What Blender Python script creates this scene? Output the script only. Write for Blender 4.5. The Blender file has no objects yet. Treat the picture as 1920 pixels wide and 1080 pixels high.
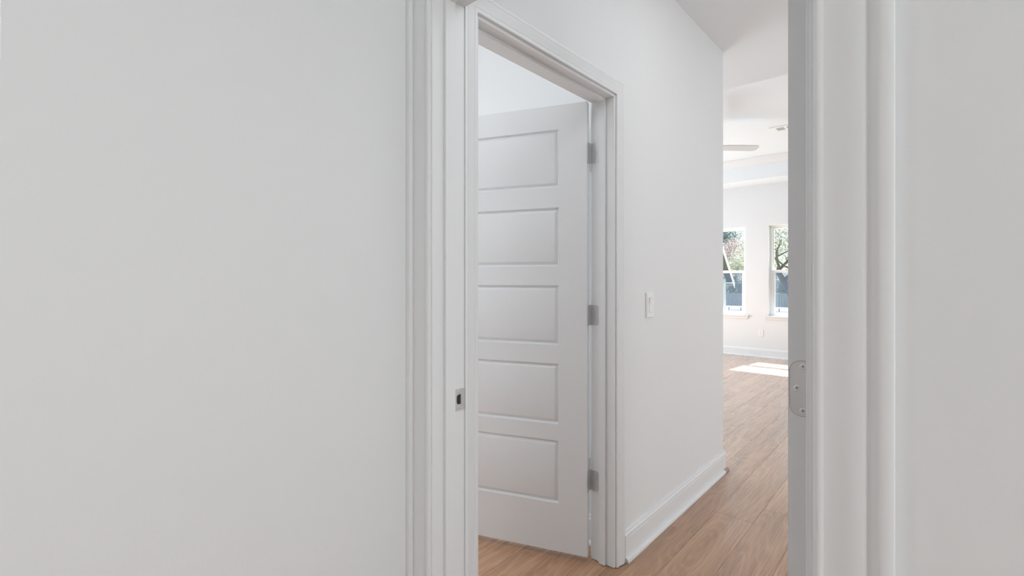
import bpy, bmesh, math, random
from mathutils import Vector, Matrix

random.seed(11)
SC = bpy.context.scene
COL = SC.collection

# ------------------------------------------------------------------ camera, sky, sun, fill lights, exposure
EYE = 1.243
YAW = math.radians(41.55)
cam_data = bpy.data.cameras.new('camera')
cam_data.sensor_width = 36.0
cam_data.lens = 892.0 / 1920.0 * 36.0
cam_data.shift_y = (525.5 - 540.0) / 1920.0
cam_data.clip_start = 0.02
cam_data.clip_end = 400
cam = bpy.data.objects.new('camera', cam_data)
COL.objects.link(cam)
cam.location = (0, 0, EYE)
cam.rotation_euler = (math.radians(90), 0, YAW)
SC.camera = cam

world = bpy.data.worlds.new('sky')
SC.world = world
world.use_nodes = True
_bg = world.node_tree.nodes['Background']
_bg.inputs['Color'].default_value = (0.93, 0.97, 1.0, 1)
_bg.inputs['Strength'].default_value = 1.25

SC.view_settings.view_transform = 'Standard'
SC.view_settings.look = 'None'
SC.view_settings.exposure = 0.0
SC.view_settings.gamma = 1.0
SC.view_settings.use_curve_mapping = False


def lamp(name, kind, loc, energy, aim=None, size=0.5, size_y=None, color=(1, 1, 1), radius=0.1):
    d = bpy.data.lights.new(name, kind)
    d.energy = energy
    d.color = color
    if kind == 'AREA':
        d.shape = 'RECTANGLE' if size_y else 'SQUARE'
        d.size = size
        if size_y:
            d.size_y = size_y
    elif kind == 'SUN':
        d.angle = radius
    else:
        d.shadow_soft_size = radius
    o = bpy.data.objects.new(name, d)
    COL.objects.link(o)
    o.location = loc
    if aim is not None:
        o.rotation_euler = Vector(aim).to_track_quat('-Z', 'Y').to_euler()
    return o


lamp('sun', 'SUN', (-2, 20, 20), 50.0, aim=(-0.12, -1.0, -1.0 / 0.79), radius=0.009, color=(0.88, 0.95, 1.0))
# unseen fill lights added to even out the brightness of the rooms
NEUTRAL = (0.945, 0.99, 1.0)
SOFT = (0.945, 0.975, 0.985)
COOL = (0.85, 0.94, 1.0)
lamp('near_room_side_fill', 'AREA', (2.55, -0.25, 1.45), 44.0, aim=(-1, 0, 0), size=1.5, size_y=1.7, color=NEUTRAL)  # added fill from the unseen right side, brightens the left wall
lamp('near_room_back_fill', 'AREA', (-0.70, -1.55, 1.35), 4.0, aim=(0.1, 1, 0), size=1.2, size_y=1.6, color=NEUTRAL)  # added frontal fill for the front wall and near door edge
lamp('near_alcove_fill', 'AREA', (-2.15, -0.75, 2.715), 18.0, aim=(0, 0, -1), size=0.4, color=NEUTRAL)  # added fill that brightens the sliver at the left edge
lamp('side_room_fill', 'AREA', (3.15, 2.70, 0.95), 64.0, aim=(-1, 0, 0.16), size=2.2, size_y=1.6, color=SOFT)  # added fill, shines through the side opening onto the hall wall
lamp('hall_fill', 'AREA', (-0.26, 1.75, 2.715), 5.6, aim=(0, 0, -1), size=0.35, size_y=1.6, color=SOFT)  # added fill for the hall wall above the panel door
lamp('bedroom_side_fill', 'AREA', (-3.5, 1.2, 1.35), 29.0, aim=(1, 0, 0), size=1.3, size_y=1.7, color=SOFT)  # added fill for the door gap and the bedroom wall
lamp('bedroom_top_fill', 'AREA', (-1.62, 0.55, 2.70), 5.5, aim=(0, 0.25, -1), size=0.5, color=SOFT)  # added fill for the panel door and the wall above it
lamp('living_room_fill', 'AREA', (-4.4, 5.8, 1.1), 118.0, aim=(1, 0, 0.15), size=3.4, size_y=1.6, color=COOL)  # added fill that lifts the living room walls and ceiling

# ------------------------------------------------------------------ materials


def new_mat(name):
    m = bpy.data.materials.new(name)
    m.use_nodes = True
    nt = m.node_tree
    return m, nt, nt.nodes['Principled BSDF']


def paint(name, col, rough, bump=0.0, scale=200.0, var=0.0):
    m, nt, b = new_mat(name)
    b.inputs['Base Color'].default_value = (*col, 1)
    b.inputs['Roughness'].default_value = rough
    if bump > 0 or var > 0:
        tc = nt.nodes.new('ShaderNodeTexCoord')
        n = nt.nodes.new('ShaderNodeTexNoise')
        n.inputs['Scale'].default_value = scale
        n.inputs['Detail'].default_value = 3
        nt.links.new(tc.outputs['Object'], n.inputs['Vector'])
        if bump > 0:
            bp = nt.nodes.new('ShaderNodeBump')
            bp.inputs['Strength'].default_value = bump
            bp.inputs['Distance'].default_value = 0.002
            nt.links.new(n.outputs['Fac'], bp.inputs['Height'])
            nt.links.new(bp.outputs['Normal'], b.inputs['Normal'])
        if var > 0:
            mx = nt.nodes.new('ShaderNodeMix')
            mx.data_type = 'RGBA'
            mx.inputs['A'].default_value = (*[c * (1 - var) for c in col], 1)
            mx.inputs['B'].default_value = (*[min(1, c * (1 + var)) for c in col], 1)
            nt.links.new(n.outputs['Fac'], mx.inputs['Factor'])
            nt.links.new(mx.outputs['Result'], b.inputs['Base Color'])
    return m


def metal(name, col, rough, metallic=1.0):
    m, nt, b = new_mat(name)
    b.inputs['Base Color'].default_value = (*col, 1)
    b.inputs['Roughness'].default_value = rough
    b.inputs['Metallic'].default_value = metallic
    tc = nt.nodes.new('ShaderNodeTexCoord')
    mp = nt.nodes.new('ShaderNodeMapping')
    mp.inputs['Scale'].default_value = (900, 900, 60)
    n = nt.nodes.new('ShaderNodeTexNoise')
    n.inputs['Scale'].default_value = 1.0
    bp = nt.nodes.new('ShaderNodeBump')
    bp.inputs['Strength'].default_value = 0.04
    bp.inputs['Distance'].default_value = 0.001
    nt.links.new(tc.outputs['Object'], mp.inputs['Vector'])
    nt.links.new(mp.outputs['Vector'], n.inputs['Vector'])
    nt.links.new(n.outputs['Fac'], bp.inputs['Height'])
    nt.links.new(bp.outputs['Normal'], b.inputs['Normal'])
    return m


M_WALL = paint('wall_paint', (0.792, 0.803, 0.815), 0.65, bump=0.10, scale=120)
M_BOUNCE_CUT = paint('bounce_cut_grey', (0.42, 0.42, 0.42), 0.65, bump=0.10, scale=120)  # greyed only to cut bounce light from unseen near walls
M_CEIL = paint('ceiling_paint', (0.835, 0.862, 0.890), 0.8, bump=0.08, scale=120)
M_TRIM = paint('trim_paint', (0.812, 0.822, 0.835), 0.38, bump=0.02, scale=60)
M_DOOR = paint('door_paint', (0.802, 0.813, 0.827), 0.45, bump=0.03, scale=260)
M_PLASTIC = paint('white_plastic', (0.86, 0.86, 0.86), 0.35)
M_VINYL = paint('window_vinyl', (0.84, 0.84, 0.84), 0.4)
M_STEEL = metal('satin_nickel', (0.70, 0.70, 0.70), 0.42, 0.75)
M_LEAF_PLATE = metal('hinge_plate_steel', (0.64, 0.645, 0.65), 0.42, 0.6)
M_SCREW = metal('screw_steel', (0.82, 0.82, 0.82), 0.32, 0.8)
M_DARK = paint('dark_recess', (0.03, 0.03, 0.03), 0.7)
M_SLOT = paint('slot_grey', (0.22, 0.22, 0.22), 0.6)
M_DUCT = paint('duct_grey', (0.42, 0.42, 0.42), 0.7)
M_BLADE = paint('fan_blade_white', (0.68, 0.69, 0.70), 0.45)
M_LOCK = paint('sunlit_tan_plastic', (0.62, 0.55, 0.38), 0.4)  # tan puts the sun on the sash rail into the colour
M_RAWWOOD = paint('raw_wood', (0.46, 0.315, 0.215), 0.6, var=0.2, scale=90)
M_SUB = paint('subfloor', (0.10, 0.07, 0.05), 0.9)


def make_wood():
    m, nt, b = new_mat('wood_plank')
    N, L = nt.nodes.new, nt.links.new
    tc = N('ShaderNodeTexCoord')
    oi = N('ShaderNodeObjectInfo')
    rnd = N('ShaderNodeMath'); rnd.operation = 'MULTIPLY'; rnd.inputs[1].default_value = 61.7
    L(oi.outputs['Random'], rnd.inputs[0])
    comb = N('ShaderNodeCombineXYZ')
    L(rnd.outputs[0], comb.inputs['X']); L(rnd.outputs[0], comb.inputs['Y'])
    add = N('ShaderNodeVectorMath'); add.operation = 'ADD'
    L(tc.outputs['Object'], add.inputs[0]); L(comb.outputs[0], add.inputs[1])

    def mapped(scale):
        mp = N('ShaderNodeMapping'); mp.inputs['Scale'].default_value = scale
        L(add.outputs[0], mp.inputs['Vector'])
        return mp.outputs['Vector']
    # fine pores along the board
    pores = N('ShaderNodeTexNoise'); pores.inputs['Scale'].default_value = 1.0
    pores.inputs['Detail'].default_value = 5; pores.inputs['Roughness'].default_value = 0.62
    L(mapped((260, 2.6, 1)), pores.inputs['Vector'])
    # broad streaks
    streak = N('ShaderNodeTexNoise'); streak.inputs['Scale'].default_value = 1.0
    streak.inputs['Detail'].default_value = 3; streak.inputs['Distortion'].default_value = 0.4
    L(mapped((17, 0.8, 1)), streak.inputs['Vector'])
    # cathedral figure: rings of a stretched noise field
    field = N('ShaderNodeTexNoise'); field.inputs['Scale'].default_value = 1.0
    field.inputs['Detail'].default_value = 1.5; field.inputs['Distortion'].default_value = 0.25
    L(mapped((5.2, 0.8, 1)), field.inputs['Vector'])
    mul = N('ShaderNodeMath'); mul.operation = 'MULTIPLY'; mul.inputs[1].default_value = 120
    L(field.outputs['Fac'], mul.inputs[0])
    sin = N('ShaderNodeMath'); sin.operation = 'SINE'
    L(mul.outputs[0], sin.inputs[0])
    # blend the figure values
    half = N('ShaderNodeMath'); half.operation = 'MULTIPLY_ADD'; half.inputs[1].default_value = 0.5; half.inputs[2].default_value = 0.5
    L(sin.outputs[0], half.inputs[0])
    thin = N('ShaderNodeMath'); thin.operation = 'POWER'; thin.inputs[1].default_value = 2.6
    L(half.outputs[0], thin.inputs[0])
    a1 = N('ShaderNodeMath'); a1.operation = 'MULTIPLY_ADD'; a1.inputs[1].default_value = 0.10; a1.inputs[2].default_value = -0.02
    L(thin.outputs[0], a1.inputs[0])
    a2 = N('ShaderNodeMath'); a2.operation = 'MULTIPLY_ADD'; a2.inputs[1].default_value = 0.48
    L(streak.outputs['Fac'], a2.inputs[0]); L(a1.outputs[0], a2.inputs[2])
    a3 = N('ShaderNodeMath'); a3.operation = 'MULTIPLY_ADD'; a3.inputs[1].default_value = 0.22
    L(pores.outputs['Fac'], a3.inputs[0]); L(a2.outputs[0], a3.inputs[2])
    tone = N('ShaderNodeMath'); tone.operation = 'MULTIPLY_ADD'; tone.inputs[1].default_value = 0.12
    L(oi.outputs['Random'], tone.inputs[0]); L(a3.outputs[0], tone.inputs[2])
    ramp = N('ShaderNodeValToRGB')
    e = ramp.color_ramp.elements
    e[0].position = 0.20; e[0].color = (0.215, 0.098, 0.047, 1)
    e[1].position = 0.68; e[1].color = (0.65, 0.41, 0.25, 1)
    k = ramp.color_ramp.elements.new(0.44); k.color = (0.46, 0.246, 0.130, 1)
    L(tone.outputs[0], ramp.inputs['Fac'])
    L(ramp.outputs['Color'], b.inputs['Base Color'])
    rr = N('ShaderNodeMath'); rr.operation = 'MULTIPLY_ADD'
    rr.inputs[1].default_value = 0.14; rr.inputs[2].default_value = 0.21; b.inputs['Specular IOR Level'].default_value = 0.6; b.inputs['Coat Weight'].default_value = 0.45; b.inputs['Coat Roughness'].default_value = 0.22; b.inputs['Sheen Weight'].default_value = 0.3; b.inputs['Sheen Roughness'].default_value = 0.4
    L(pores.outputs['Fac'], rr.inputs[0]); L(rr.outputs[0], b.inputs['Roughness'])
    bp = N('ShaderNodeBump'); bp.inputs['Strength'].default_value = 0.10; bp.inputs['Distance'].default_value = 0.001
    L(a3.outputs[0], bp.inputs['Height']); L(bp.outputs['Normal'], b.inputs['Normal'])
    return m


M_WOOD = make_wood()


def make_glass():
    m = bpy.data.materials.new('window_glass')
    m.use_nodes = True
    nt = m.node_tree
    nt.nodes.clear()
    out = nt.nodes.new('ShaderNodeOutputMaterial')
    tr = nt.nodes.new('ShaderNodeBsdfTransparent')
    tr.inputs['Color'].default_value = (0.97, 0.985, 0.98, 1)
    gl = nt.nodes.new('ShaderNodeBsdfGlossy')
    gl.inputs['Roughness'].default_value = 0.02
    fr = nt.nodes.new('ShaderNodeFresnel')
    fr.inputs['IOR'].default_value = 1.45
    mx = nt.nodes.new('ShaderNodeMixShader')
    ge = nt.nodes.new('ShaderNodeNewGeometry')
    sub = nt.nodes.new('ShaderNodeMath'); sub.operation = 'SUBTRACT'; sub.inputs[0].default_value = 1.0
    mul = nt.nodes.new('ShaderNodeMath'); mul.operation = 'MULTIPLY'
    nt.links.new(ge.outputs['Backfacing'], sub.inputs[1])
    nt.links.new(fr.outputs[0], mul.inputs[0]); nt.links.new(sub.outputs[0], mul.inputs[1])
    nt.links.new(mul.outputs[0], mx.inputs['Fac'])
    nt.links.new(tr.outputs[0], mx.inputs[1])
    nt.links.new(gl.outputs[0], mx.inputs[2])
    nt.links.new(mx.outputs[0], out.inputs['Surface'])
    return m


def make_screen():
    m = bpy.data.materials.new('insect_screen_mesh')
    m.use_nodes = True
    nt = m.node_tree
    nt.nodes.clear()
    out = nt.nodes.new('ShaderNodeOutputMaterial')
    tr = nt.nodes.new('ShaderNodeBsdfTransparent')
    df = nt.nodes.new('ShaderNodeBsdfDiffuse')
    df.inputs['Color'].default_value = (0.20, 0.25, 0.34, 1)
    mx = nt.nodes.new('ShaderNodeMixShader')
    mx.inputs['Fac'].default_value = 0.29
    nt.links.new(tr.outputs[0], mx.inputs[1])
    nt.links.new(df.outputs[0], mx.inputs[2])
    nt.links.new(mx.outputs[0], out.inputs['Surface'])
    return m


M_GLASS = make_glass()
M_SCREEN = make_screen()
M_GRASS = paint('lawn_grass', (0.155, 0.160, 0.105), 0.9, var=0.3, scale=0.6)
M_FENCE = paint('weathered_fence_wood', (0.24, 0.27, 0.32), 0.85, var=0.3, scale=3)
M_IRON = paint('black_iron', (0.03, 0.03, 0.035), 0.5)
M_SIDING = paint('white_siding', (0.80, 0.81, 0.84), 0.6)
M_FASCIA = paint('fascia_white', (0.74, 0.75, 0.78), 0.6)
M_ROOF = paint('grey_shingles', (0.13, 0.125, 0.12), 0.9, var=0.3, scale=8)
M_BARK = paint('dark_bark', (0.07, 0.064, 0.062), 0.9, var=0.3, scale=6)
M_LEAF_DARK = paint('leaf_blue_green', (0.11, 0.155, 0.17), 0.7, var=0.5, scale=2)
M_LEAF_RED = paint('leaf_budding_red', (0.36, 0.285, 0.28), 0.7, var=0.5, scale=2)
M_LEAF_PALE = paint('leaf_pale_green', (0.36, 0.37, 0.295), 0.7, var=0.5, scale=2)
M_LEAF_MID = paint('leaf_mid_green', (0.16, 0.19, 0.155), 0.7, var=0.5, scale=2)

# ------------------------------------------------------------------ mesh helpers


def box_bm(bm, lo, hi, bev=0.0, mtx=None):
    lo = Vector(lo); hi = Vector(hi)
    r = bmesh.ops.create_cube(bm, size=1.0)
    vs = r['verts']
    c = (lo + hi) / 2; d = hi - lo
    for v in vs:
        v.co = Vector((c.x + v.co.x * d.x, c.y + v.co.y * d.y, c.z + v.co.z * d.z))
    if bev > 0:
        es = list({e for v in vs for e in v.link_edges})
        r2 = bmesh.ops.bevel(bm, geom=es, offset=bev, segments=2, profile=0.6, affect='EDGES')
        vs = list({v for f in r2['faces'] for v in f.verts} | {v for v in vs if v.is_valid})
    if mtx is not None:
        bmesh.ops.transform(bm, matrix=mtx, verts=[v for v in vs if v.is_valid])
    return vs


def finish(name, bm, mat, parent=None, smooth=None, recalc=True):
    if recalc:
        bmesh.ops.recalc_face_normals(bm, faces=bm.faces[:])
    me = bpy.data.meshes.new(name)
    bm.to_mesh(me)
    bm.free()
    if mat is not None:
        me.materials.append(mat)
    if smooth is not None:
        me.polygons.foreach_set('use_smooth', [True] * len(me.polygons))
        me.set_sharp_from_angle(angle=math.radians(smooth))
    o = bpy.data.objects.new(name, me)
    COL.objects.link(o)
    if parent is not None:
        o.parent = parent
    return o


def boxes(name, lst, mat, parent=None, bev=0.0):
    bm = bmesh.new()
    for lo, hi in lst:
        box_bm(bm, lo, hi, bev)
    return finish(name, bm, mat, parent)


def empty(name, loc=(0, 0, 0), rotz=0.0, parent=None):
    o = bpy.data.objects.new(name, None)
    o.empty_display_size = 0.1
    COL.objects.link(o)
    o.location = loc
    o.rotation_euler = (0, 0, rotz)
    if parent is not None:
        o.parent = parent
    return o


def tag(o, label, cat, group=None, kind=None):
    o['label'] = label
    o['category'] = cat
    if group:
        o['group'] = group
    if kind:
        o['kind'] = kind
    return o


def sweep(bm, path, profile, to3d, closed=False):
    """Sweep a closed profile [(u, t)] along a 2-D path with mitred corners; u is offset to the left of the path."""
    n = len(path)
    P = [Vector(p) for p in path]
    rings = []
    for i in range(n):
        if closed or 0 < i < n - 1:
            d0 = (P[i] - P[i - 1]).normalized(); d1 = (P[(i + 1) % n] - P[i]).normalized()
        elif i == 0:
            d0 = d1 = (P[1] - P[0]).normalized()
        else:
            d0 = d1 = (P[-1] - P[-2]).normalized()
        n0 = Vector((-d0.y, d0.x)); n1 = Vector((-d1.y, d1.x))
        m = (n0 + n1)
        m = m / (1 + n0.dot(n1))
        rings.append([bm.verts.new(to3d(P[i].x + m.x * u, P[i].y + m.y * u, t)) for u, t in profile])
    k = len(profile)
    for i in range(n if closed else n - 1):
        a, b = rings[i], rings[(i + 1) % n]
        for j in range(k):
            bm.faces.new((a[j], a[(j + 1) % k], b[(j + 1) % k], b[j]))
    if not closed:
        bm.faces.new(rings[0][::-1])
        bm.faces.new(rings[-1])


def cyl(bm, p0, p1, r, seg=12, r1=None):
    p0 = Vector(p0); p1 = Vector(p1)
    d = p1 - p0
    q = d.to_track_quat('Z', 'Y').to_matrix().to_4x4()
    mt = Matrix.Translation((p0 + p1) / 2) @ q
    bmesh.ops.create_cone(bm, cap_ends=True, segments=seg, radius1=r, radius2=r if r1 is None else r1, depth=d.length, matrix=mt)


def prism(bm, pts, axis_from, axis_to, to3d):
    """Extrude polygon pts (a, b) from depth axis_from to axis_to."""
    a = [bm.verts.new(to3d(x, y, axis_from)) for x, y in pts]
    b = [bm.verts.new(to3d(x, y, axis_to)) for x, y in pts]
    n = len(pts)
    bm.faces.new(a[::-1]); bm.faces.new(b)
    for i in range(n):
        bm.faces.new((a[i], a[(i + 1) % n], b[(i + 1) % n], b[i]))


def round_rect(x0, y0, x1, y1, r, corners=(1, 1, 1, 1), seg=6):
    """corner order: x0y0, x1y0, x1y1, x0y1"""
    pts = []
    for (cx, cy, a0, on) in ((x0, y0, 180, corners[0]), (x1, y0, 270, corners[1]), (x1, y1, 0, corners[2]), (x0, y1, 90, corners[3])):
        if not on:
            pts.append((cx, cy)); continue
        ox = cx + (r if cx == x0 else -r); oy = cy + (r if cy == y0 else -r)
        for i in range(seg + 1):
            a = math.radians(a0 + 90 * i / seg)
            pts.append((ox + r * math.cos(a), oy + r * math.sin(a)))
    return pts


# ------------------------------------------------------------------ main dimensions (x right of the hall axis, y along the hall)
CEIL = 2.73
A0, A1 = 0.822, 0.941          # near and hall face of the wall with the doorway we look through
AL, AR = -1.018, -0.138        # its jamb faces
AH = 2.034                     # underside of both head jambs
B0, B1 = -1.030, -1.144        # hall and bedroom face of the hall's left wall
BL, BR = 1.009, 1.8245         # bedroom doorway jamb faces
YB = 3.243                     # end of the hall's left wall
YE = 3.885                     # end of the low hall ceiling
YF = 8.445                     # far wall of the living room
SOF, TRAY = 2.787, 3.11
XL, XR = -4.5, 0.28
TX0, TX1, TY1 = -3.97, -0.25, 7.925
YBK, XR2 = 1.935, -3.6         # back and left wall of the room behind the panel door
J = 0.019                      # jamb board thickness

# ------------------------------------------------------------------ room shell


def struct(o, label, cat):
    return tag(o, label, cat, kind='structure')


# left wall of the near room; its free end leans by a hair
bm = bmesh.new()
vs = box_bm(bm, (-1.235, 0.02, 0), (-1.115, A1, CEIL))
for v in vs:
    if v.co.y < 0.1:
        v.co.y = 0.0101 + 0.0104 * v.co.z
struct(finish('wall_left', bm, M_WALL), 'large smooth white wall filling the left of the view', 'wall')

bm = bmesh.new()
for lo, hi in (((-1.115, A0, 0), (AL - J, A1, CEIL)), ((AR + J, A0, 0), (2.72, A1, CEIL)), ((AL - J, A0, AH + J), (AR + J, A1, CEIL))):
    box_bm(bm, lo, hi)
struct(finish('wall_front', bm, M_WALL), 'white wall around the near doorway, seen as the plain strip at far right', 'wall')

bm = bmesh.new()
for lo, hi in (((B1, A1, 0), (B0, BL - J, CEIL)), ((B1, BR + J, 0), (B0, YB, CEIL)), ((B1, BL - J, AH + J), (B0, BR + J, CEIL))):
    box_bm(bm, lo, hi)
struct(finish('wall_hall_left', bm, M_WALL), 'white hallway wall around the open panel door with light switch', 'wall')

struct(boxes('wall_hall_end', [((XL, YB - 0.115, 0), (B1, YB, CEIL))], M_WALL), 'white wall turning left at the end of the hallway wall', 'wall')
struct(boxes('wall_bedroom_back', [((XR2, YBK, 0), (B1, YBK + 0.115, CEIL))], M_WALL), 'bright white wall seen above the open panel door', 'wall')
struct(boxes('wall_bedroom_left', [((XR2 - 0.12, 0.03, 0), (XR2, YBK + 0.115, CEIL))], M_WALL), 'white side wall of the room behind the door', 'wall')
struct(boxes('wall_hall_right', [((0.05, A1, 0), (0.17, 1.95, CEIL)), ((0.05, 3.55, 0), (0.17, YE, CEIL)), ((0.05, 1.95, 2.45), (0.17, 3.55, CEIL))], M_WALL),  # wide opening added to let the side fill reach the hall
       'white right wall of the hallway with a wide opening added for fill light, behind the near door', 'wall')
struct(boxes('wall_fill_room', [((3.2, A1, 0), (3.32, YE + 0.12, CEIL)), ((2.72, A0, 0), (3.32, A1, CEIL)), ((0.40, YE, 0), (3.2, YE + 0.12, CEIL))], M_WALL),  # unseen room added behind the opening to carry the hall fill
       'white walls of an unseen side room added to carry fill light', 'wall')
struct(boxes('ceiling_fill_room', [((XR + 0.12, A1, CEIL), (3.32, YE, CEIL + 0.1))], M_CEIL), 'white ceiling of the unseen side room added for fill light', 'ceiling')  # closes the room added for the hall fill
struct(boxes('wall_near_back', [((-2.72, -1.72, 0), (2.72, -1.6, CEIL))], M_BOUNCE_CUT), 'wall behind the viewpoint, greyed to cut bounce light', 'wall')  # unseen wall, greyed to dim the bounce on the front wall
struct(boxes('wall_near_left', [((-2.72, -1.6, 0), (-2.6, 0.15, CEIL)), ((XR2, 0.03, 0), (-1.235, 0.15, CEIL))], M_WALL),
       'bright white wall glimpsed as a sliver at the top left edge', 'wall')
struct(boxes('wall_near_right', [((2.6, -1.6, 0), (2.72, A0, CEIL))], M_BOUNCE_CUT), 'unseen right wall of the near room, greyed to cut bounce light', 'wall')  # greyed as well against bounce light

# far wall with two window openings
W1 = (-3.19, -2.333)
W2 = (-1.985, -1.128)
WZ0, WZ1 = 0.668, 2.125
WT = 0.16
bm = bmesh.new()
xs = [XL, W1[0], W1[1], W2[0], W2[1], XR]
for i in (0, 2, 4):
    box_bm(bm, (xs[i], YF, 0), (xs[i + 1], YF + WT, TRAY + 0.1))
for w in (W1, W2):
    box_bm(bm, (w[0], YF, 0), (w[1], YF + WT, WZ0))
    box_bm(bm, (w[0], YF, WZ1), (w[1], YF + WT, TRAY + 0.1))
bmesh.ops.remove_doubles(bm, verts=bm.verts[:], dist=1e-5)
struct(finish('wall_far', bm, M_WALL), 'bright white far wall of the living room with two tall windows', 'wall')
struct(boxes('wall_living_left', [((XL - 0.12, YB - 0.115, 0), (XL, YF, TRAY + 0.1))], M_WALL), 'white left wall of the living room', 'wall')
struct(boxes('wall_living_right', [((XR, YE, 0), (XR + 0.12, YF, TRAY + 0.1))], M_WALL), 'white right wall of the living room', 'wall')

# ceilings
struct(boxes('ceiling_near', [((-2.72, -1.72, CEIL), (2.72, A0, CEIL + 0.1))], M_CEIL), 'white ceiling of the near room', 'ceiling')
struct(boxes('ceiling_bedroom', [((XR2, A0, CEIL), (B1, YBK, CEIL + 0.1)), ((XR2, 0.15, CEIL), (-2.72, A0, CEIL + 0.1))], M_CEIL), 'white bedroom ceiling above the open panel door', 'ceiling')
bm = bmesh.new()
box_bm(bm, (B1, A1, CEIL), (XR + 0.12, YB, CEIL + 0.45))
box_bm(bm, (XL, YB, CEIL), (XR + 0.12, YE, CEIL + 0.45))
struct(finish('ceiling_hall', bm, M_CEIL), 'low white hallway ceiling ending at a straight edge', 'ceiling')
tray = empty('ceiling_living')
struct(tray, 'raised bright tray ceiling of the living room beyond the hall', 'ceiling')
boxes('tray_panel', [((TX0 - 0.05, YE, TRAY), (TX1 + 0.05, TY1 + 0.05, TRAY + 0.08))], M_CEIL, tray)
boxes('soffit', [((XL, TY1, SOF), (XR, YF, TRAY + 0.08)), ((XL, YE, SOF), (TX0, TY1, TRAY + 0.08)), ((TX1, YE, SOF), (XR, TY1, TRAY + 0.08))], M_CEIL, tray)
CROWN = [(0, TRAY - 0.105), (0.010, TRAY - 0.105), (0.014, TRAY - 0.094), (0.020, TRAY - 0.088), (0.034, TRAY - 0.078), (0.050, TRAY - 0.060),
         (0.062, TRAY - 0.040), (0.070, TRAY - 0.026), (0.080, TRAY - 0.020), (0.084, TRAY - 0.012), (0.092, TRAY - 0.010), (0.092, TRAY), (0, TRAY)]
bm = bmesh.new()
sweep(bm, [(TX0, YE + 0.0), (TX1, YE + 0.0), (TX1, TY1), (TX0, TY1)], CROWN, lambda a, b, t: (a, b, t), closed=True)
finish('crown_moulding', bm, M_TRIM, tray, smooth=30)

# ------------------------------------------------------------------ floor: subfloor and single planks
floor = boxes('floor', [((XL - 0.12, -1.72, -0.06), (3.32, YF + 0.1, -0.009))], M_SUB)
struct(floor, 'brown wood plank floor running through hallway, bedroom and living room', 'floor')
PW, PL, PH = 0.1833, 1.22, 0.009


def plank_mesh(w, l):
    b = bmesh.new()
    g, c = 0.0003, 0.0007
    lo = [b.verts.new((sx * (w / 2 - g), sy * (l / 2 - g), -PH)) for sx, sy in ((-1, -1), (1, -1), (1, 1), (-1, 1))]
    mi = [b.verts.new((sx * (w / 2 - g), sy * (l / 2 - g), -c)) for sx, sy in ((-1, -1), (1, -1), (1, 1), (-1, 1))]
    hi = [b.verts.new((sx * (w / 2 - g - c), sy * (l / 2 - g - c), 0)) for sx, sy in ((-1, -1), (1, -1), (1, 1), (-1, 1))]
    b.faces.new(hi)
    for i in range(4):
        j = (i + 1) % 4
        b.faces.new((lo[i], lo[j], mi[j], mi[i]))
        b.faces.new((mi[i], mi[j], hi[j], hi[i]))
    bmesh.ops.recalc_face_normals(b, faces=b.faces[:])
    me = bpy.data.meshes.new('plank')
    b.to_mesh(me); b.free()
    me.materials.append(M_WOOD)
    return me


full_plank = plank_mesh(PW, PL)
rest_bm = bmesh.new()
row_rng = random.Random(5)
SEAM = {-1: 2.640, 0: 2.8425}
k0 = math.floor((XL + 0.691) / PW); k1 = math.ceil((3.2 + 0.691) / PW)
for k in range(k0, k1):
    x0 = -0.691 + k * PW; x1 = x0 + PW
    xc = (x0 + x1) / 2
    seam = SEAM.get(k, row_rng.uniform(0, PL))
    y = seam - PL * math.ceil((seam + 1.6) / PL)
    y_end = YF - 0.004 if x0 < XR else YE
    while y < y_end:
        ya, yb = max(y, -1.6), min(y + PL, y_end)
        y += PL
        if yb - ya < 0.02:
            continue
        yc = (ya + yb) / 2
        shown = yb > 0.93 and x1 > -3.45 and x0 < 0.0 and not (yc < 3.4 and x0 < -2.35)
        if shown:
            me = full_plank if abs(yb - ya - PL) < 1e-4 else plank_mesh(PW, yb - ya)
            p = bpy.data.objects.new('plank', me)
            COL.objects.link(p)
            p.parent = floor
            p.location = (xc, yc, random.uniform(-0.0003, 0.0))
        else:
            box_bm(rest_bm, (x0 + 0.0006, ya + 0.0006, -PH), (x1 - 0.0006, yb - 0.0006, -0.0001))
ro = finish('outer_planks', rest_bm, M_WOOD, floor)
ro['kind'] = 'stuff'

# ------------------------------------------------------------------ door casings and jambs
CASE = [(0, 0), (0, .0062), (.002, .0082), (.006, .0098), (.0105, .0099), (.0130, .0088), (.0140, .0086), (.022, .0089), (.032, .0098), (.040, .0110),
        (.047, .0119), (.058, .0122), (.0615, .0112), (.0640, .0090), (.0660, .0092), (.0700, .0118), (.0745, .0150), (.0780, .0166), (.0820, .0172),
        (.0915, .0172), (.0938, .0160), (.0938, 0)]


CASE_SLIM = [(0, 0), (0, .0085), (.0015, .0100), (.004, .0108), (.0090, .0108), (.0115, .0100), (.0125, .0086), (.0137, .0086), (.0150, .0098), (.022, .0108), (.031, .0128),
             (.038, .0152), (.0430, .0168), (.0456, .0170), (.0464, .0156), (.0474, .0156), (.0482, .0166), (.0540, .0164), (.0590, .0146), (.0625, .0116), (.0635, .0100), (.0635, 0)]


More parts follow.
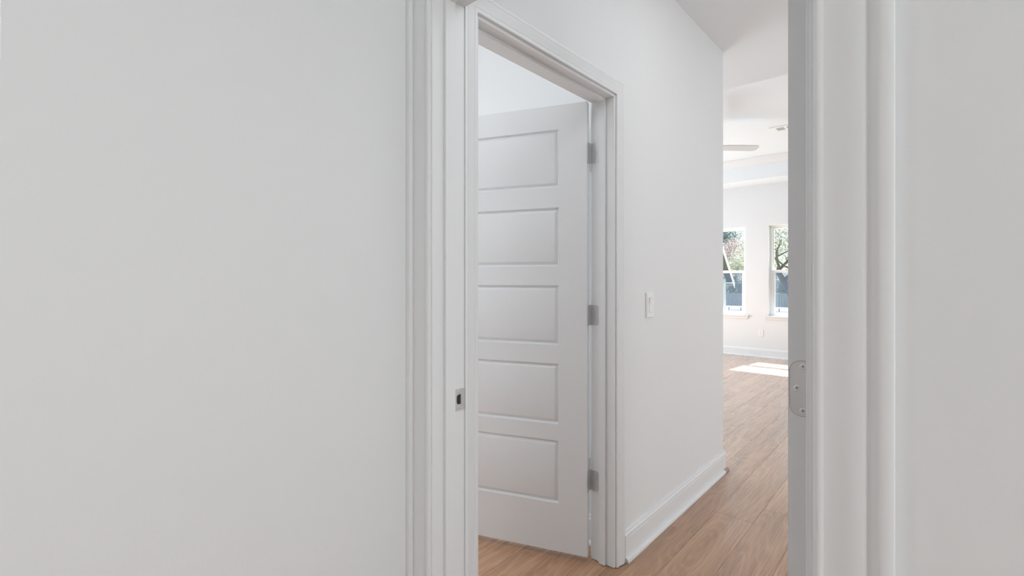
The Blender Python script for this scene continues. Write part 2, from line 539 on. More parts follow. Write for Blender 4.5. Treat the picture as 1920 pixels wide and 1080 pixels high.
def frame_trim(idx, label, horiz, side_a, side_b, l_face, r_face, depth0, depth1, stop0, stop1, case_w, case_sides, clip=None, rev=0.0055, prof=None):
    """Door frame: horiz 'x' or 'y' is the axis along the wall; depth0..depth1 across the wall."""
    root = empty('trim_%d' % idx)
    struct(root, label, 'door frame')

    def m3(a, b, t):
        return (a, t, b) if horiz == 'x' else (t, a, b)
    bm = bmesh.new()

    def bx(a0, a1, z0, z1, t0, t1, bev=0.0015):
        p = m3(a0, z0, t0); q = m3(a1, z1, t1)
        lo = [min(p[i], q[i]) for i in range(3)]; hi = [max(p[i], q[i]) for i in range(3)]
        box_bm(bm, lo, hi, bev)
    bx(l_face - J, l_face, 0.002, AH + J, depth0, depth1)
    bx(r_face, r_face + J, 0.002, AH + J, depth0, depth1)
    bx(l_face, r_face, AH, AH + J, depth0, depth1)
    finish('jamb', bm, M_TRIM, root)
    bm = bmesh.new()
    s = 0.0115
    bx(l_face, l_face + s, 0.002, AH - s, stop0, stop1)
    bx(r_face - s, r_face, 0.002, AH - s, stop0, stop1)
    bx(l_face, r_face, AH - s, AH, stop0, stop1)
    finish('door_stop', bm, M_TRIM, root)
    prof = prof or CASE
    for face, sign in case_sides:
        bm = bmesh.new()
        # path anticlockwise-left = outward: go up the right side, over, down the left
        path = [(l_face - rev, 0.003), (l_face - rev, AH + rev), (r_face + rev, AH + rev), (r_face + rev, 0.003)]
        sweep(bm, path, prof, lambda a, b, t, f=face, sg=sign: m3(a, b, f + sg * t))
        if clip is not None:
            bmesh.ops.recalc_face_normals(bm, faces=bm.faces[:])
            ge = bm.verts[:] + bm.edges[:] + bm.faces[:]
            co, no = clip
            bmesh.ops.bisect_plane(bm, geom=ge, plane_co=co, plane_no=no, clear_outer=True)
            bmesh.ops.holes_fill(bm, edges=[e for e in bm.edges if e.is_boundary])
        finish('casing', bm, M_TRIM, root, smooth=28)
    return root


trim2 = frame_trim(2, 'white moulded frame of the near doorway with strike plate', 'x', None, None, AL, AR, A0, A1, 0.861, 0.8965, 0.0938,
                   [(A0, -1)])
trim1 = frame_trim(1, 'white moulded frame around the bedroom door in the hallway', 'y', None, None, BL, BR, B0, B1, -1.0685, -1.0995, 0.0635,
                   [(B0, 1), (B1, -1)], clip=((0, A1 + 0.0006, 0), (0, -1, 0)), rev=0.0110, prof=CASE_SLIM)

# strike plate on the left jamb of the near doorway (part of that frame)
strike = empty('strike_plate', parent=trim2)
S_Y0, S_Y1, S_Z0, S_Z1 = 0.9065, 0.9400, 0.870, 0.932
SM = lambda a, b, t: (AL + t, a, b)
bm = bmesh.new()
hy0, hy1, hz0, hz1 = 0.9095, 0.9255, 0.8880, 0.9165
for lo, hi in (((S_Y0, S_Z0), (S_Y1, hz0)), ((S_Y0, hz1), (S_Y1, S_Z1)), ((S_Y0, hz0), (hy0, hz1)), ((hy1, hz0), (S_Y1, hz1))):
    box_bm(bm, (AL, lo[0], lo[1]), (AL + 0.0016, hi[0], hi[1]))
# rounded shoulders of the latch hole
prism(bm, [(hy0, hz1), (hy0, hz1 - 0.006), (hy0 + 0.002, hz1 - 0.003), (hy0 + 0.006, hz1)], 0, 0.0015, SM)
prism(bm, [(hy0, hz0), (hy0 + 0.006, hz0), (hy0 + 0.002, hz0 + 0.003), (hy0, hz0 + 0.006)], 0, 0.0015, SM)
finish('face_plate', bm, M_STEEL, strike)
boxes('latch_hole', [((AL - 0.0005, hy0, hz0), (AL + 0.0006, hy1, hz1))], M_DARK, strike)


def screw(name, parent, centre, normal, r=0.0038, rot=0.3):
    bm = bmesh.new()
    c = Vector(centre); n = Vector(normal).normalized()
    cyl(bm, c, c + n * 0.0008, r, 16, r * 0.82)
    o = finish(name, bm, M_SCREW, parent)
    bm = bmesh.new()
    q = n.to_track_quat('Z', 'Y').to_matrix().to_4x4()
    mt = Matrix.Translation(c + n * 0.0009) @ q @ Matrix.Rotation(rot, 4, 'Z')
    box_bm(bm, (-r * 0.55, -r * 0.13, -0.0004), (r * 0.55, r * 0.13, 0.0001), mtx=mt)
    box_bm(bm, (-r * 0.13, -r * 0.55, -0.0004), (r * 0.13, r * 0.55, 0.00012), mtx=mt)
    return o, bm


def screw_in(parent, centre, normal, r=0.0038, rot=0.3):
    """One screw head with its cross recess, as one mesh with two materials."""
    o, bm = screw('screw', parent, centre, normal, r, rot)
    me2 = bpy.data.meshes.new('cross')
    bm.to_mesh(me2); bm.free()
    b2 = bmesh.new()
    b2.from_mesh(o.data)
    nf = len(b2.faces)
    b2.from_mesh(me2)
    b2.faces.ensure_lookup_table()
    for f in b2.faces[nf:]:
        f.material_index = 1
    b2.to_mesh(o.data); b2.free()
    o.data.materials.append(M_SLOT)
    bpy.data.meshes.remove(me2)
    return o


for z in (0.923, 0.8785):
    screw_in(strike, (AL + 0.0016, 0.9175, z), (1, 0, 0), 0.0036)

# ------------------------------------------------------------------ hinges
HH = 0.0889


def butt_hinge(parent, door_dir, door_n, pin, zc, jamb_dir, jamb_n, leaf_w, pin_up, pin_down, door_leaf=True):
    """Butt hinge about a vertical pin; leaves lie on the jamb and on the door edge."""
    h = empty('hinge', parent=parent)
    r = 0.0060
    z0 = zc - HH / 2
    for (d, n, on, even) in ((jamb_dir, jamb_n, True, 0), (door_dir, door_n, door_leaf, 1)):
        if not on:
            continue
        d = Vector((d[0], d[1], 0)).normalized(); n = Vector((n[0], n[1], 0)).normalized()
        o = Vector((pin[0], pin[1], 0))
        bm = bmesh.new()

        def m3(a, b, t, d=d, n=n, o=o):
            p = o + d * a + n * t
            return (p.x, p.y, b)
        # shift of the plate plane so that it lies on the surface it is screwed to
        pl = getattr(butt_hinge, 'plane', (0, 0))[even]
        pts = round_rect(0.003, z0, leaf_w, z0 + HH, 0.0125, (0, 1, 1, 0))
        prism(bm, pts, pl, pl + 0.0022, m3)
        finish('leaf', bm, M_LEAF_PLATE, h)
    for s in range(5):
        a = z0 + HH * s / 5 + 0.0008
        b = z0 + HH * (s + 1) / 5 - 0.0008
        bm = bmesh.new()
        rr = r if s % 2 == 0 else r * 0.93
        cyl(bm, (pin[0], pin[1], a), (pin[0], pin[1], b), rr, 14)
        finish('knuckle', bm, M_STEEL, h, smooth=40)
    bm = bmesh.new()
    cyl(bm, (pin[0], pin[1], z0 - pin_down), (pin[0], pin[1], z0 + HH + pin_up), 0.0030, 10)
    cyl(bm, (pin[0], pin[1], z0 + HH), (pin[0], pin[1], z0 + HH + 0.004), 0.0046, 12)
    if pin_down > 0.01:
        cyl(bm, (pin[0], pin[1], z0 - pin_down), (pin[0], pin[1], z0 - pin_down + 0.004), 0.0044, 12)
        cyl(bm, (pin[0] - 0.003, pin[1] - 0.001, z0 - pin_down + 0.002), (pin[0] - 0.003, pin[1] - 0.001, z0 - 0.012), 0.0040, 10)
    if pin_up > 0.01:
        cyl(bm, (pin[0] - 0.003, pin[1] - 0.001, z0 + HH + 0.012), (pin[0] - 0.003, pin[1] - 0.001, z0 + HH + pin_up), 0.0040, 10)
    finish('pin', bm, M_STEEL, h, smooth=40)
    return h


# ------------------------------------------------------------------ open bedroom door (five panels)
OPEN = math.radians(-69.1)
PIN = Vector((-1.1525, 1.8235, 0))
DZ0, DZ1, DW, DT = 0.026, 2.029, 0.808, 0.0349
door1 = empty('door_1', loc=(PIN.x, PIN.y, 0), rotz=OPEN)
struct(door1, 'white five-panel door standing open into the bedroom', 'door')
# local frame of the closed door: hall face at x = +0.0435, bedroom face at x = +0.0086, leaf runs towards -y
FX, BX = 0.0435, 0.0086
UY = -0.002
zs = [(1.930, 1.667), (1.575, 1.307), (1.220, 0.947), (0.8627, 0.5874), (0.5125, 0.2276)]
zs = [tuple(EYE + 0.986 * (z - EYE) for z in p) for p in zs]
ST = 0.1275
bm = bmesh.new()
ys = (UY, UY - ST, UY - DW + ST, UY - DW)
e = 0.0


def leaf_box(y0, y1, z0, z1, x0=BX, x1=FX):
    box_bm(bm, (x0, min(y0, y1), z0), (x1, max(y0, y1), z1))


# stiles, rails and the thinner core between them, welded into one slab
leaf_box(ys[0], ys[1], DZ0, DZ1)
leaf_box(ys[2], ys[3], DZ0, DZ1)
zr = [DZ1] + [v for p in zs for v in p] + [DZ0]
for i in range(0, len(zr), 2):
    leaf_box(ys[1], ys[2], zr[i + 1], zr[i])
for a, b in zs:
    leaf_box(ys[1], ys[2], b, a, BX + 0.0115, FX - 0.0115)
bmesh.ops.remove_doubles(bm, verts=bm.verts[:], dist=1e-5)
finish('leaf', bm, M_DOOR, door1)
SECT = [(0.0, 0.0002), (0.0012, -0.0006), (0.0028, -0.0034), (0.0050, -0.0074), (0.0068, -0.0094), (0.0086, -0.0098), (0.0104, -0.0090), (0.0140, -0.0062),
        (0.0185, -0.0032), (0.0215, -0.0016), (0.0235, -0.0011)]
for a, b in zs:
    bm = bmesh.new()
    for face, sg in ((FX, 1), (BX, -1)):
        rings = []
        for u, d in SECT:
            x = face + sg * d
            rings.append([bm.verts.new((x, y, z)) for y, z in ((ys[1] - u, b + u), (ys[2] + u, b + u), (ys[2] + u, a - u), (ys[1] - u, a - u))])
        for r0, r1 in zip(rings, rings[1:]):
            for j in range(4):
                bm.faces.new((r0[j], r0[(j + 1) % 4], r1[(j + 1) % 4], r1[j]))
        bm.faces.new(rings[-1])
    finish('panel', bm, M_DOOR, door1, smooth=35)

# hinges of the bedroom door: jamb leaf fixed on the jamb, door leaf on the door edge (built in the door's own frame)
inv = Matrix.Rotation(-OPEN, 4, 'Z')
jd = (inv @ Vector((1, 0, 0)))
jn = (inv @ Vector((0, -1, 0)))
for zc, up, dn in ((1.8075, 0.004, 0.036), (1.0880, 0.004, 0.001), (0.3535, 0.048, 0.001)):
    butt_hinge.plane = (-0.001, -0.0)
    h = butt_hinge(door1, (1, 0), (0, 1), (0, 0), zc, (jd.x, jd.y), (jn.x, jn.y), 0.0480, up, dn)
    for dz, a in ((0.032, 0.030), (0.0, 0.040), (-0.032, 0.030)):
        c = Vector((jd.x, jd.y, 0)) * a + Vector((jn.x, jn.y, 0)) * 0.0013
        screw_in(h, (c.x, c.y, zc + dz), (jn.x, jn.y, 0), 0.0036)

# knob set of the door, on the side hidden behind the frame from here
for sg, face in ((1, FX), (-1, BX)):
    kb = bmesh.new()
    ky = UY - DW + 0.065
    cyl(kb, (face, ky, 0.93), (face + sg * 0.006, ky, 0.93), 0.032, 24)
    cyl(kb, (face + sg * 0.006, ky, 0.93), (face + sg * 0.035, ky, 0.93), 0.012, 16)
    bmesh.ops.create_uvsphere(kb, u_segments=20, v_segments=12, radius=0.026, matrix=Matrix.Translation((face + sg * 0.048, ky, 0.93)))
    finish('knob', kb, M_STEEL, door1, smooth=40)

# ------------------------------------------------------------------ near door: only its hinge edge shows on the right
ND_OPEN = math.radians(-84)
door2 = empty('door_2', loc=(-0.1470, 0.9530, 0), rotz=ND_OPEN)
struct(door2, 'white near door swung open into the hallway, seen edge-on with one hinge plate', 'door')
# closed frame: leaf runs towards -x from the pin, hall face at y = -0.006, near face at y = -0.045
bm = bmesh.new()
T2 = 0.0392
Y1d, Y0d = -0.0060, -0.0060 - T2
W2d = 0.868
ND = 5
bd = [(1.928, 1.662), (1.570, 1.306), (1.220, 0.951), (0.868, 0.597), (0.523, 0.242)]


def nb(x0, x1, z0, z1, y0=Y0d, y1=Y1d, bev=0.0):
    box_bm(bm, (min(x0, x1), y0, z0), (max(x0, x1), y1, z1), bev)


nb(-0.003, -0.003 - ST, DZ0, DZ1)
nb(-0.003 - W2d + ST, -0.003 - W2d, DZ0, DZ1)
zr = [DZ1] + [v for p in bd for v in p] + [DZ0]
for i in range(0, len(zr), 2):
    nb(-0.003 - ST, -0.003 - W2d + ST, zr[i + 1], zr[i])
for a, b in bd:
    nb(-0.003 - ST, -0.003 - W2d + ST, b, a, Y0d + 0.0115, Y1d - 0.0115)
bmesh.ops.remove_doubles(bm, verts=bm.verts[:], dist=1e-5)
finish('leaf', bm, M_DOOR, door2)
for a, b in bd:
    bm = bmesh.new()
    for face, sg in ((Y1d, 1), (Y0d, -1)):
        rings = []
        for u, d in SECT:
            yv = face + sg * d
            rings.append([bm.verts.new((x, yv, z)) for x, z in ((-0.003 - ST - u, b + u), (-0.003 - W2d + ST + u, b + u), (-0.003 - W2d + ST + u, a - u), (-0.003 - ST - u, a - u))])
        for r0, r1 in zip(rings, rings[1:]):
            for j in range(4):
                bm.faces.new((r0[j], r0[(j + 1) % 4], r1[(j + 1) % 4], r1[j]))
        bm.faces.new(rings[-1])
    finish('panel', bm, M_DOOR, door2, smooth=35)
for zc in (1.7900, 1.0546, 0.3100):
    h = empty('hinge', parent=door2)
    EX = -0.003
    z0, z1 = zc - 0.0478, zc + 0.0478
    yl, yr = -0.0425, -0.004
    bm = bmesh.new()
    EM = lambda a, b, t: (EX + t, a, b)
    prism(bm, round_rect(yl, z0, yr, z1, 0.0175, (1, 0, 0, 1), 9), -0.0003, 0.0006, EM)
    finish('leaf', bm, M_STEEL, h)
    # the routed gap around the leaf
    bm = bmesh.new()
    o_ = round_rect(yl - 0.0007, z0 - 0.0007, yr, z1 + 0.0007, 0.0182, (1, 0, 0, 1), 9)
    prism(bm, o_, -0.0004, 0.00025, EM)
    finish('mortise', bm, M_SLOT, h)
    for yy, dz in ((-0.0225, 0.0385), (-0.0318, 0.0004), (-0.0225, -0.0384)):
        screw_in(h, (EX + 0.0006, yy, zc + dz), (1, 0, 0), 0.0054, rot=0.25)
    bm = bmesh.new()
    cyl(bm, (0.0012, 0.001, z0), (0.0012, 0.001, z1), 0.0052, 14)
    finish('knuckle', bm, M_STEEL, h, smooth=40)

# ------------------------------------------------------------------ baseboards with shoe moulding
BASE = [(0, 0.0), (0.0145, 0.0), (0.0145, 0.100), (0.0128, 0.1020), (0.0145, 0.1045), (0.0145, 0.1150), (0.0120, 0.1190), (0.0095, 0.1205), (0.0090, 0.1240),
        (0.0085, 0.1300), (0.0055, 0.1345), (0.0020, 0.1355), (0, 0.1355)]
SHOE = [(0.0145, 0.0), (0.0300, 0.0), (0.0300, 0.0060), (0.0285, 0.0120), (0.0245, 0.0165), (0.0195, 0.0190), (0.0145, 0.0195)]


def baseboard(name, label, path, shoe_path=None):
    root = empty(name)
    struct(root, label, 'baseboard')
    for nm, pr in (('board', BASE), ('shoe_moulding', SHOE)):
        bm = bmesh.new()
        sweep(bm, (shoe_path or path) if nm == 'shoe_moulding' else path, [(u, t + 0.0002) for u, t in pr], lambda a, b, t: (a, b, t))
        finish(nm, bm, M_TRIM, root, smooth=32)
    return root


# u is to the left of the walking direction
bh = baseboard('baseboard_hall', 'white baseboard with shoe moulding along the hallway wall',
               [(XL, YB), (B0, YB), (B0, BR + 0.0110 + 0.0637)], shoe_path=[(B0, 3.208), (B0, BR + 0.0110 + 0.0637)])
baseboard('baseboard_far', 'white baseboard under the two living room windows', [(XR, YF), (XL, YF)])
baseboard('baseboard_bedroom', 'white baseboard in the bedroom behind the open door', [(B1, YBK), (XR2, YBK)])
bm = bmesh.new()
prism(bm, [(0.0148, 0.0), (0.0305, 0.0), (0.0305, 0.006), (0.0285, 0.0125), (0.0245, 0.0170), (0.0195, 0.0195), (0.0148, 0.0200)], 3.2086, 3.268, lambda a, b, t: (B0 + a, t, b + 0.0003))
tag(finish('wood_offcut', bm, M_RAWWOOD), 'small bare brown wood offcut at the end of the hall baseboard', 'wood scrap')

# ------------------------------------------------------------------ light switch and outlet
sw = empty('light_switch', loc=(B0, 2.158, 1.1235))
tag(sw, 'white rocker light switch on the hallway wall right of the door', 'light switch')


def plate_bm(w, h, t, r=0.004):
    bm = bmesh.new()
    lo = round_rect(-w / 2, -h / 2, w / 2, h / 2, r, seg=4)
    hi = round_rect(-w / 2 + 0.004, -h / 2 + 0.004, w / 2 - 0.004, h / 2 - 0.004, r, seg=4)
    a = [bm.verts.new((0.0001, y, z)) for y, z in lo]
    b = [bm.verts.new((t * 0.55, y, z)) for y, z in lo]
    c = [bm.verts.new((t, y, z)) for y, z in hi]
    n = len(lo)
    for p, q in ((a, b), (b, c)):
        for i in range(n):
            bm.faces.new((p[i], p[(i + 1) % n], q[(i + 1) % n], q[i]))
    bm.faces.new(c); bm.faces.new(a[::-1])
    return bm


finish('cover_plate', plate_bm(0.074, 0.122, 0.010), M_PLASTIC, sw)
bm = bmesh.new()
prism(bm, [(0.0095, -0.0335), (0.0112, -0.0335), (0.0105, 0.0), (0.0150, 0.0335), (0.0095, 0.0335)], -0.0165, 0.0165, lambda a, b, t: (a, t, b))
finish('rocker', bm, M_PLASTIC, sw)
bm = bmesh.new()
for lo, hi in (((0.0100, -0.0180, -0.0350), (0.0104, 0.0180, -0.0338)), ((0.0100, -0.0180, 0.0338), (0.0104, 0.0180, 0.0350)),
               ((0.0100, -0.0180, -0.0338), (0.0104, -0.0168, 0.0338)), ((0.0100, 0.0168, -0.0338), (0.0104, 0.0180, 0.0338))):
    box_bm(bm, lo, hi)
finish('rocker_gap', bm, M_DUCT, sw)

ol = empty('wall_outlet', loc=(-2.095, YF, 0.388), rotz=math.radians(-90))
tag(ol, 'white duplex electrical outlet low on the far wall between the windows', 'outlet')
finish('cover_plate', plate_bm(0.078, 0.122, 0.007), M_PLASTIC, ol)
for dz in (0.020, -0.020):
    bm = bmesh.new()
    prism(bm, round_rect(-0.0165, dz - 0.0140, 0.0165, dz + 0.0140, 0.008, seg=5), 0.0068, 0.0085, lambda a, b, t: (t, a, b))
    s = finish('socket', bm, M_PLASTIC, ol)
    boxes('slot', [((0.0083, -0.0075, dz - 0.003), (0.0087, -0.0050, dz + 0.006)), ((0.0083, 0.0050, dz - 0.003), (0.0087, 0.0075, dz + 0.006)),
                   ((0.0083, -0.0025, dz - 0.0105), (0.0087, 0.0025, dz - 0.006))], M_SLOT, s)
screw_in(ol, (0.007, 0, 0), (1, 0, 0), 0.0034)

# ------------------------------------------------------------------ windows


def window(idx, x0, x1, label):
    root = empty('window_%d' % idx, loc=((x0 + x1) / 2, YF, WZ0))
    struct(root, label, 'window')
    hw = (x1 - x0) / 2 - 0.0005
    hgt = WZ1 - WZ0
    F0, F1 = 0.085, 0.159          # frame depth behind the wall face
    fw = 0.034

    def ring(name, xa, xb, za, zb, ya, yb, w, wt=None, wb=None, parent=root, mat=M_VINYL):
        wt = w if wt is None else wt
        wb = w if wb is None else wb
        return boxes(name, [((xa, ya, za), (xa + w, yb, zb)), ((xb - w, ya, za), (xb, yb, zb)),
                            ((xa + w, ya, zb - wt), (xb - w, yb, zb)), ((xa + w, ya, za), (xb - w, yb, za + wb))], mat, parent, bev=0.002)
    ring('frame', -hw, hw, 0.001, hgt - 0.0005, F0, F1, fw, 0.022, 0.022)
    mid = 0.715
    up = ring('upper_sash', -hw + fw - 0.012, hw - fw + 0.012, mid - 0.012, hgt - 0.020, 0.125, 0.150, 0.030, 0.026, 0.036)
    boxes('pane', [((-hw + fw + 0.010, 0.135, mid), (hw - fw - 0.010, 0.139, hgt - 0.04))], M_GLASS, up)
    lw = ring('lower_sash', -hw + fw, hw - fw, 0.021, mid + 0.022, 0.096, 0.122, 0.040, 0.040, 0.034)
    boxes('pane', [((-hw + fw + 0.03, 0.107, 0.06), (hw - fw - 0.03, 0.111, mid - 0.01))], M_GLASS, lw)
    for lx in (-0.19, 0.19):
        bm = bmesh.new()
        box_bm(bm, (lx - 0.03, 0.094, mid + 0.022), (lx + 0.03, 0.120, mid + 0.032), 0.003)
        cyl(bm, (lx, 0.108, mid + 0.030), (lx, 0.108, mid + 0.044), 0.009, 12)
        box_bm(bm, (lx - 0.005, 0.080, mid + 0.036), (lx + 0.005, 0.112, mid + 0.043), 0.002)
        finish('sash_lock', bm, M_LOCK, lw)
    sc = ring('screen_frame', -hw + fw - 0.006, hw - fw + 0.006, 0.022, mid + 0.01, 0.151, 0.158, 0.016)
    boxes('screen', [((-hw + fw, 0.1542, 0.03), (hw - fw, 0.1548, mid))], M_SCREEN, sc)
    bm = bmesh.new()
    box_bm(bm, (-hw - 0.062, -0.045, -0.018), (hw + 0.062, -0.0006, 0.0045), 0.004)
    box_bm(bm, (-hw + 0.0005, -0.002, -0.0002), (hw - 0.0005, 0.0845, 0.0045))
    finish('sill', bm, M_TRIM, root)
    bm = bmesh.new()
    prism(bm, [(0, -0.062), (-0.010, -0.062), (-0.015, -0.050), (-0.016, -0.028), (-0.022, -0.019), (0, -0.019)], -hw - 0.045, hw + 0.045,
          lambda a, b, t: (t, a - 0.0003, b))
    finish('apron', bm, M_TRIM, root)
    return root


window(1, W1[0], W1[1], 'tall single-hung window on the left of the far wall, gabled house outside')
window(2, W2[0], W2[1], 'tall single-hung window on the right of the far wall, leaning tree outside')

# ------------------------------------------------------------------ ceiling fan
FAN = Vector((-2.03, 5.66, 2.80))
fan = empty('ceiling_fan', loc=FAN)
tag(fan, 'white three-blade ceiling fan below the tray ceiling, one blade in view', 'ceiling fan')
bm = bmesh.new()
cyl(bm, (0, 0, 0.01), (0, 0, TRAY - 2.80 - 0.05), 0.012, 16)
finish('downrod', bm, M_STEEL, fan, smooth=40)
bm = bmesh.new()
cyl(bm, (0, 0, TRAY - 2.80 - 0.065), (0, 0, TRAY - 2.80 - 0.0005), 0.045, 28, 0.068)
finish('canopy', bm, M_BLADE, fan, smooth=40)
bm = bmesh.new()
cyl(bm, (0, 0, -0.045), (0, 0, 0.045), 0.085, 32, 0.070)
cyl(bm, (0, 0, -0.062), (0, 0, -0.045), 0.060, 32, 0.085)
finish('motor_housing', bm, M_BLADE, fan, smooth=40)
tip = math.atan2(0.69, 0.72)
for i in range(3):
    ang = tip + i * 2 * math.pi / 3
    mt = Matrix.Rotation(ang, 4, 'Z') @ Matrix.Rotation(math.radians(-13), 4, 'X')
    bm = bmesh.new()
    prof = []
    L0, L1, c0, c1 = 0.13, 0.665, 0.052, 0.066
    pts = [(L0, -c0), (L0 + 0.3, -c1), (L1 - 0.05, -c1)]
    for k in range(1, 7):
        a = -90 + 90 * k / 6
        pts.append((L1 - 0.05 + 0.05 * math.cos(math.radians(a)), -c1 + 0.05 + 0.05 * math.sin(math.radians(a))))
    for k in range(0, 7):
        a = 90 * k / 6
        pts.append((L1 - 0.05 + 0.05 * math.cos(math.radians(a)), c1 - 0.05 + 0.05 * math.sin(math.radians(a))))
    pts += [(L0 + 0.3, c1), (L0, c0)]
    prism(bm, pts, -0.004, 0.004, lambda a, b, t: (a, b, t))
    bmesh.ops.transform(bm, matrix=mt, verts=bm.verts[:])
    bl = finish('blade', bm, M_BLADE, fan)
    bm = bmesh.new()
    box_bm(bm, (0.060, -0.022, 0.004), (0.20, 0.022, 0.009), 0.002, mtx=mt)
    finish('blade_iron', bm, M_STEEL, bl)

# ------------------------------------------------------------------ ceiling vent
VX0, VX1, VY0, VY1 = -1.515, -1.085, 6.455, 6.670
vent = empty('ceiling_vent', loc=((VX0 + VX1) / 2, (VY0 + VY1) / 2, TRAY))
tag(vent, 'white louvred air vent set in the tray ceiling right of the fan', 'air vent')
hx, hy = (VX1 - VX0) / 2, (VY1 - VY0) / 2
bm = bmesh.new()
b_ = 0.045
for lo, hi in (((-hx, -hy), (-hx + b_ + 0.02, hy)), ((hx - b_ - 0.02, -hy), (hx, hy)), ((-hx + b_ + 0.02, -hy), (hx - b_ - 0.02, -hy + b_)),
               ((-hx + b_ + 0.02, hy - b_), (hx - b_ - 0.02, hy)), ((-hx + 0.155, -hy + b_), (-hx + 0.180, hy - b_))):
    box_bm(bm, (lo[0], lo[1], -0.009), (hi[0], hi[1], -0.0005))
finish('frame', bm, M_PLASTIC, vent)
boxes('duct', [((-hx + b_ + 0.01, -hy + b_ - 0.005, -0.0024), (hx - b_ - 0.01, hy - b_ + 0.005, -0.0006))], M_DUCT, vent)
ns = 6
for i in range(ns):
    xx = -hx + b_ + 0.027 + i * 0.0155
    bm = bmesh.new()
    box_bm(bm, (-0.0045, -hy + b_, -0.0012), (0.0045, hy - b_, 0.0012), mtx=Matrix.Translation((xx, 0, -0.006)) @ Matrix.Rotation(0.5, 4, 'Y'))
    finish('slat', bm, M_PLASTIC, vent)
for i in range(8):
    yy = -hy + b_ + 0.010 + i * 0.0150
    bm = bmesh.new()
    box_bm(bm, (-hx + 0.180, -0.0052, -0.0012), (hx - b_ - 0.02, 0.0052, 0.0012), mtx=Matrix.Translation((0, yy, -0.006)) @ Matrix.Rotation(0.6, 4, 'X'))
    finish('slat', bm, M_PLASTIC, vent)
screw_in(vent, (-hx + 0.025, 0, -0.009), (0, 0, -1), 0.004)

# ------------------------------------------------------------------ garden beyond the windows
GZ = -1.10
bm = bmesh.new()
box_bm(bm, (-120, YF + WT + 0.02, GZ - 0.5), (90, 160, GZ))
struct(finish('ground', bm, M_GRASS), 'sunlit pale green lawn outside the living room windows', 'lawn')

# wooden fence of single boards
fence = empty('board_fence', loc=(-12.0, 47.0, GZ))
tag(fence, 'grey weathered wooden board fence across the back lawn', 'fence')
frng = random.Random(3)
fmeshes = []
for v in range(4):
    bm = bmesh.new()
    h = 1.13 + 0.02 * v
    prism(bm, [(-0.094, 0), (0.094, 0), (0.094, h - 0.03), (0.064, h), (-0.064, h), (-0.094, h - 0.03)], -0.011, 0.011, lambda a, b, t: (a, t, b))
    bmesh.ops.recalc_face_normals(bm, faces=bm.faces[:])
    me = bpy.data.meshes.new('board'); bm.to_mesh(me); bm.free()
    me.materials.append(M_FENCE)
    fmeshes.append(me)
for i in range(100):
    o = bpy.data.objects.new('board', frng.choice(fmeshes))
    COL.objects.link(o)
    o.parent = fence
    o.location = (-10 + i * 0.2, frng.uniform(-0.012, 0.012), 0.0)
for zz in (0.25, 0.9):
    boxes('rail', [((-10.1, 0.023, zz), (10, 0.06, zz + 0.09))], M_FENCE, fence)
for i in range(9):
    boxes('post', [((-10 + i * 2.45, 0.06, 0), (-9.9 + i * 2.45, 0.16, 1.1))], M_FENCE, fence)

# low metal fence
mf = empty('metal_fence', loc=(-5.68, 26.2, GZ))
tag(mf, 'low black metal picket fence in front of the board fence', 'fence')
for i in range(-4, 6):
    boxes('post', [((i * 0.587 - 0.024, -0.024, 0), (i * 0.587 + 0.024, 0.024, 0.95))], M_IRON, mf)
pk = boxes('picket', [((i * 0.1174 - 0.010, -0.008, 0.06), (i * 0.1174 + 0.010, 0.008, 0.84)) for i in range(-20, 26) if i % 5], M_IRON, mf)
pk['kind'] = 'stuff'
for zz in (0.16, 0.44, 0.78):
    boxes('rail', [((-4 * 0.587, -0.012, zz), (5 * 0.587, 0.012, zz + 0.03))], M_IRON, mf)

# neighbour's gabled house: gable end faces +x, far corner shows in the left window
house = empty('house', loc=(-9.15, 29.3, GZ))
tag(house, 'white sided house with a steep gable seen through the left window', 'house')
EV = 2.45
RUN = 4.0
boxes('wall', [((-8, -2 * RUN, 0), (-0.03, -0.03, EV + 0.05))], M_SIDING, house)
bm = bmesh.new()
prism(bm, [(-0.03, EV), (-2 * RUN, EV), (-RUN, EV + RUN)], -8, -0.03, lambda a, b, t: (t, a, b))
finish('gable', bm, M_SIDING, house)
bm = bmesh.new()
nlap = 14
for i in range(nlap):
    z0 = i * EV / nlap
    prism(bm, [(0.0, z0 + 0.004), (0.024, z0 + 0.004), (0.004, z0 + EV / nlap), (0.0, z0 + EV / nlap)], -2 * RUN + 0.05, -0.10, lambda a, b, t: (a - 0.03, t, b))
sd = finish('siding_board', bm, M_SIDING, house)
sd['kind'] = 'stuff'
boxes('corner_board', [((-0.10, -0.10, 0), (0.0, 0.0, EV))], M_SIDING, house)
OV = 0.55
s45 = 1.0
for sgn in (1, -1):
    bm = bmesh.new()
    if sgn == 1:
        pts = [(OV, EV - OV + 0.15), (OV, EV - OV + 0.33), (-RUN, EV + RUN + 0.33), (-RUN, EV + RUN + 0.15)]
    else:
        pts = [(-2 * RUN - OV, EV - OV + 0.15), (-2 * RUN - OV, EV - OV + 0.33), (-RUN, EV + RUN + 0.33), (-RUN, EV + RUN + 0.15)]
    prism(bm, pts, -8.3, 0.30, lambda a, b, t: (t, a, b))
    finish('roof_slope', bm, M_ROOF, house)
    bm = bmesh.new()
    pts2 = [(a, b - 0.16 if j in (0, 3) else b - 0.05) for j, (a, b) in enumerate(pts)]
    prism(bm, pts2, 0.301, 0.335, lambda a, b, t: (t, a, b))
    finish('rake_board', bm, M_FASCIA, house)
boxes('eave_soffit', [((-8.2, -0.02, EV - 0.30), (0.30, OV, EV - 0.22))], M_FASCIA, house)
boxes('fascia_board', [((-8.2, OV, EV - 0.42), (0.30, OV + 0.03, EV - 0.10))], M_FASCIA, house)

# trees


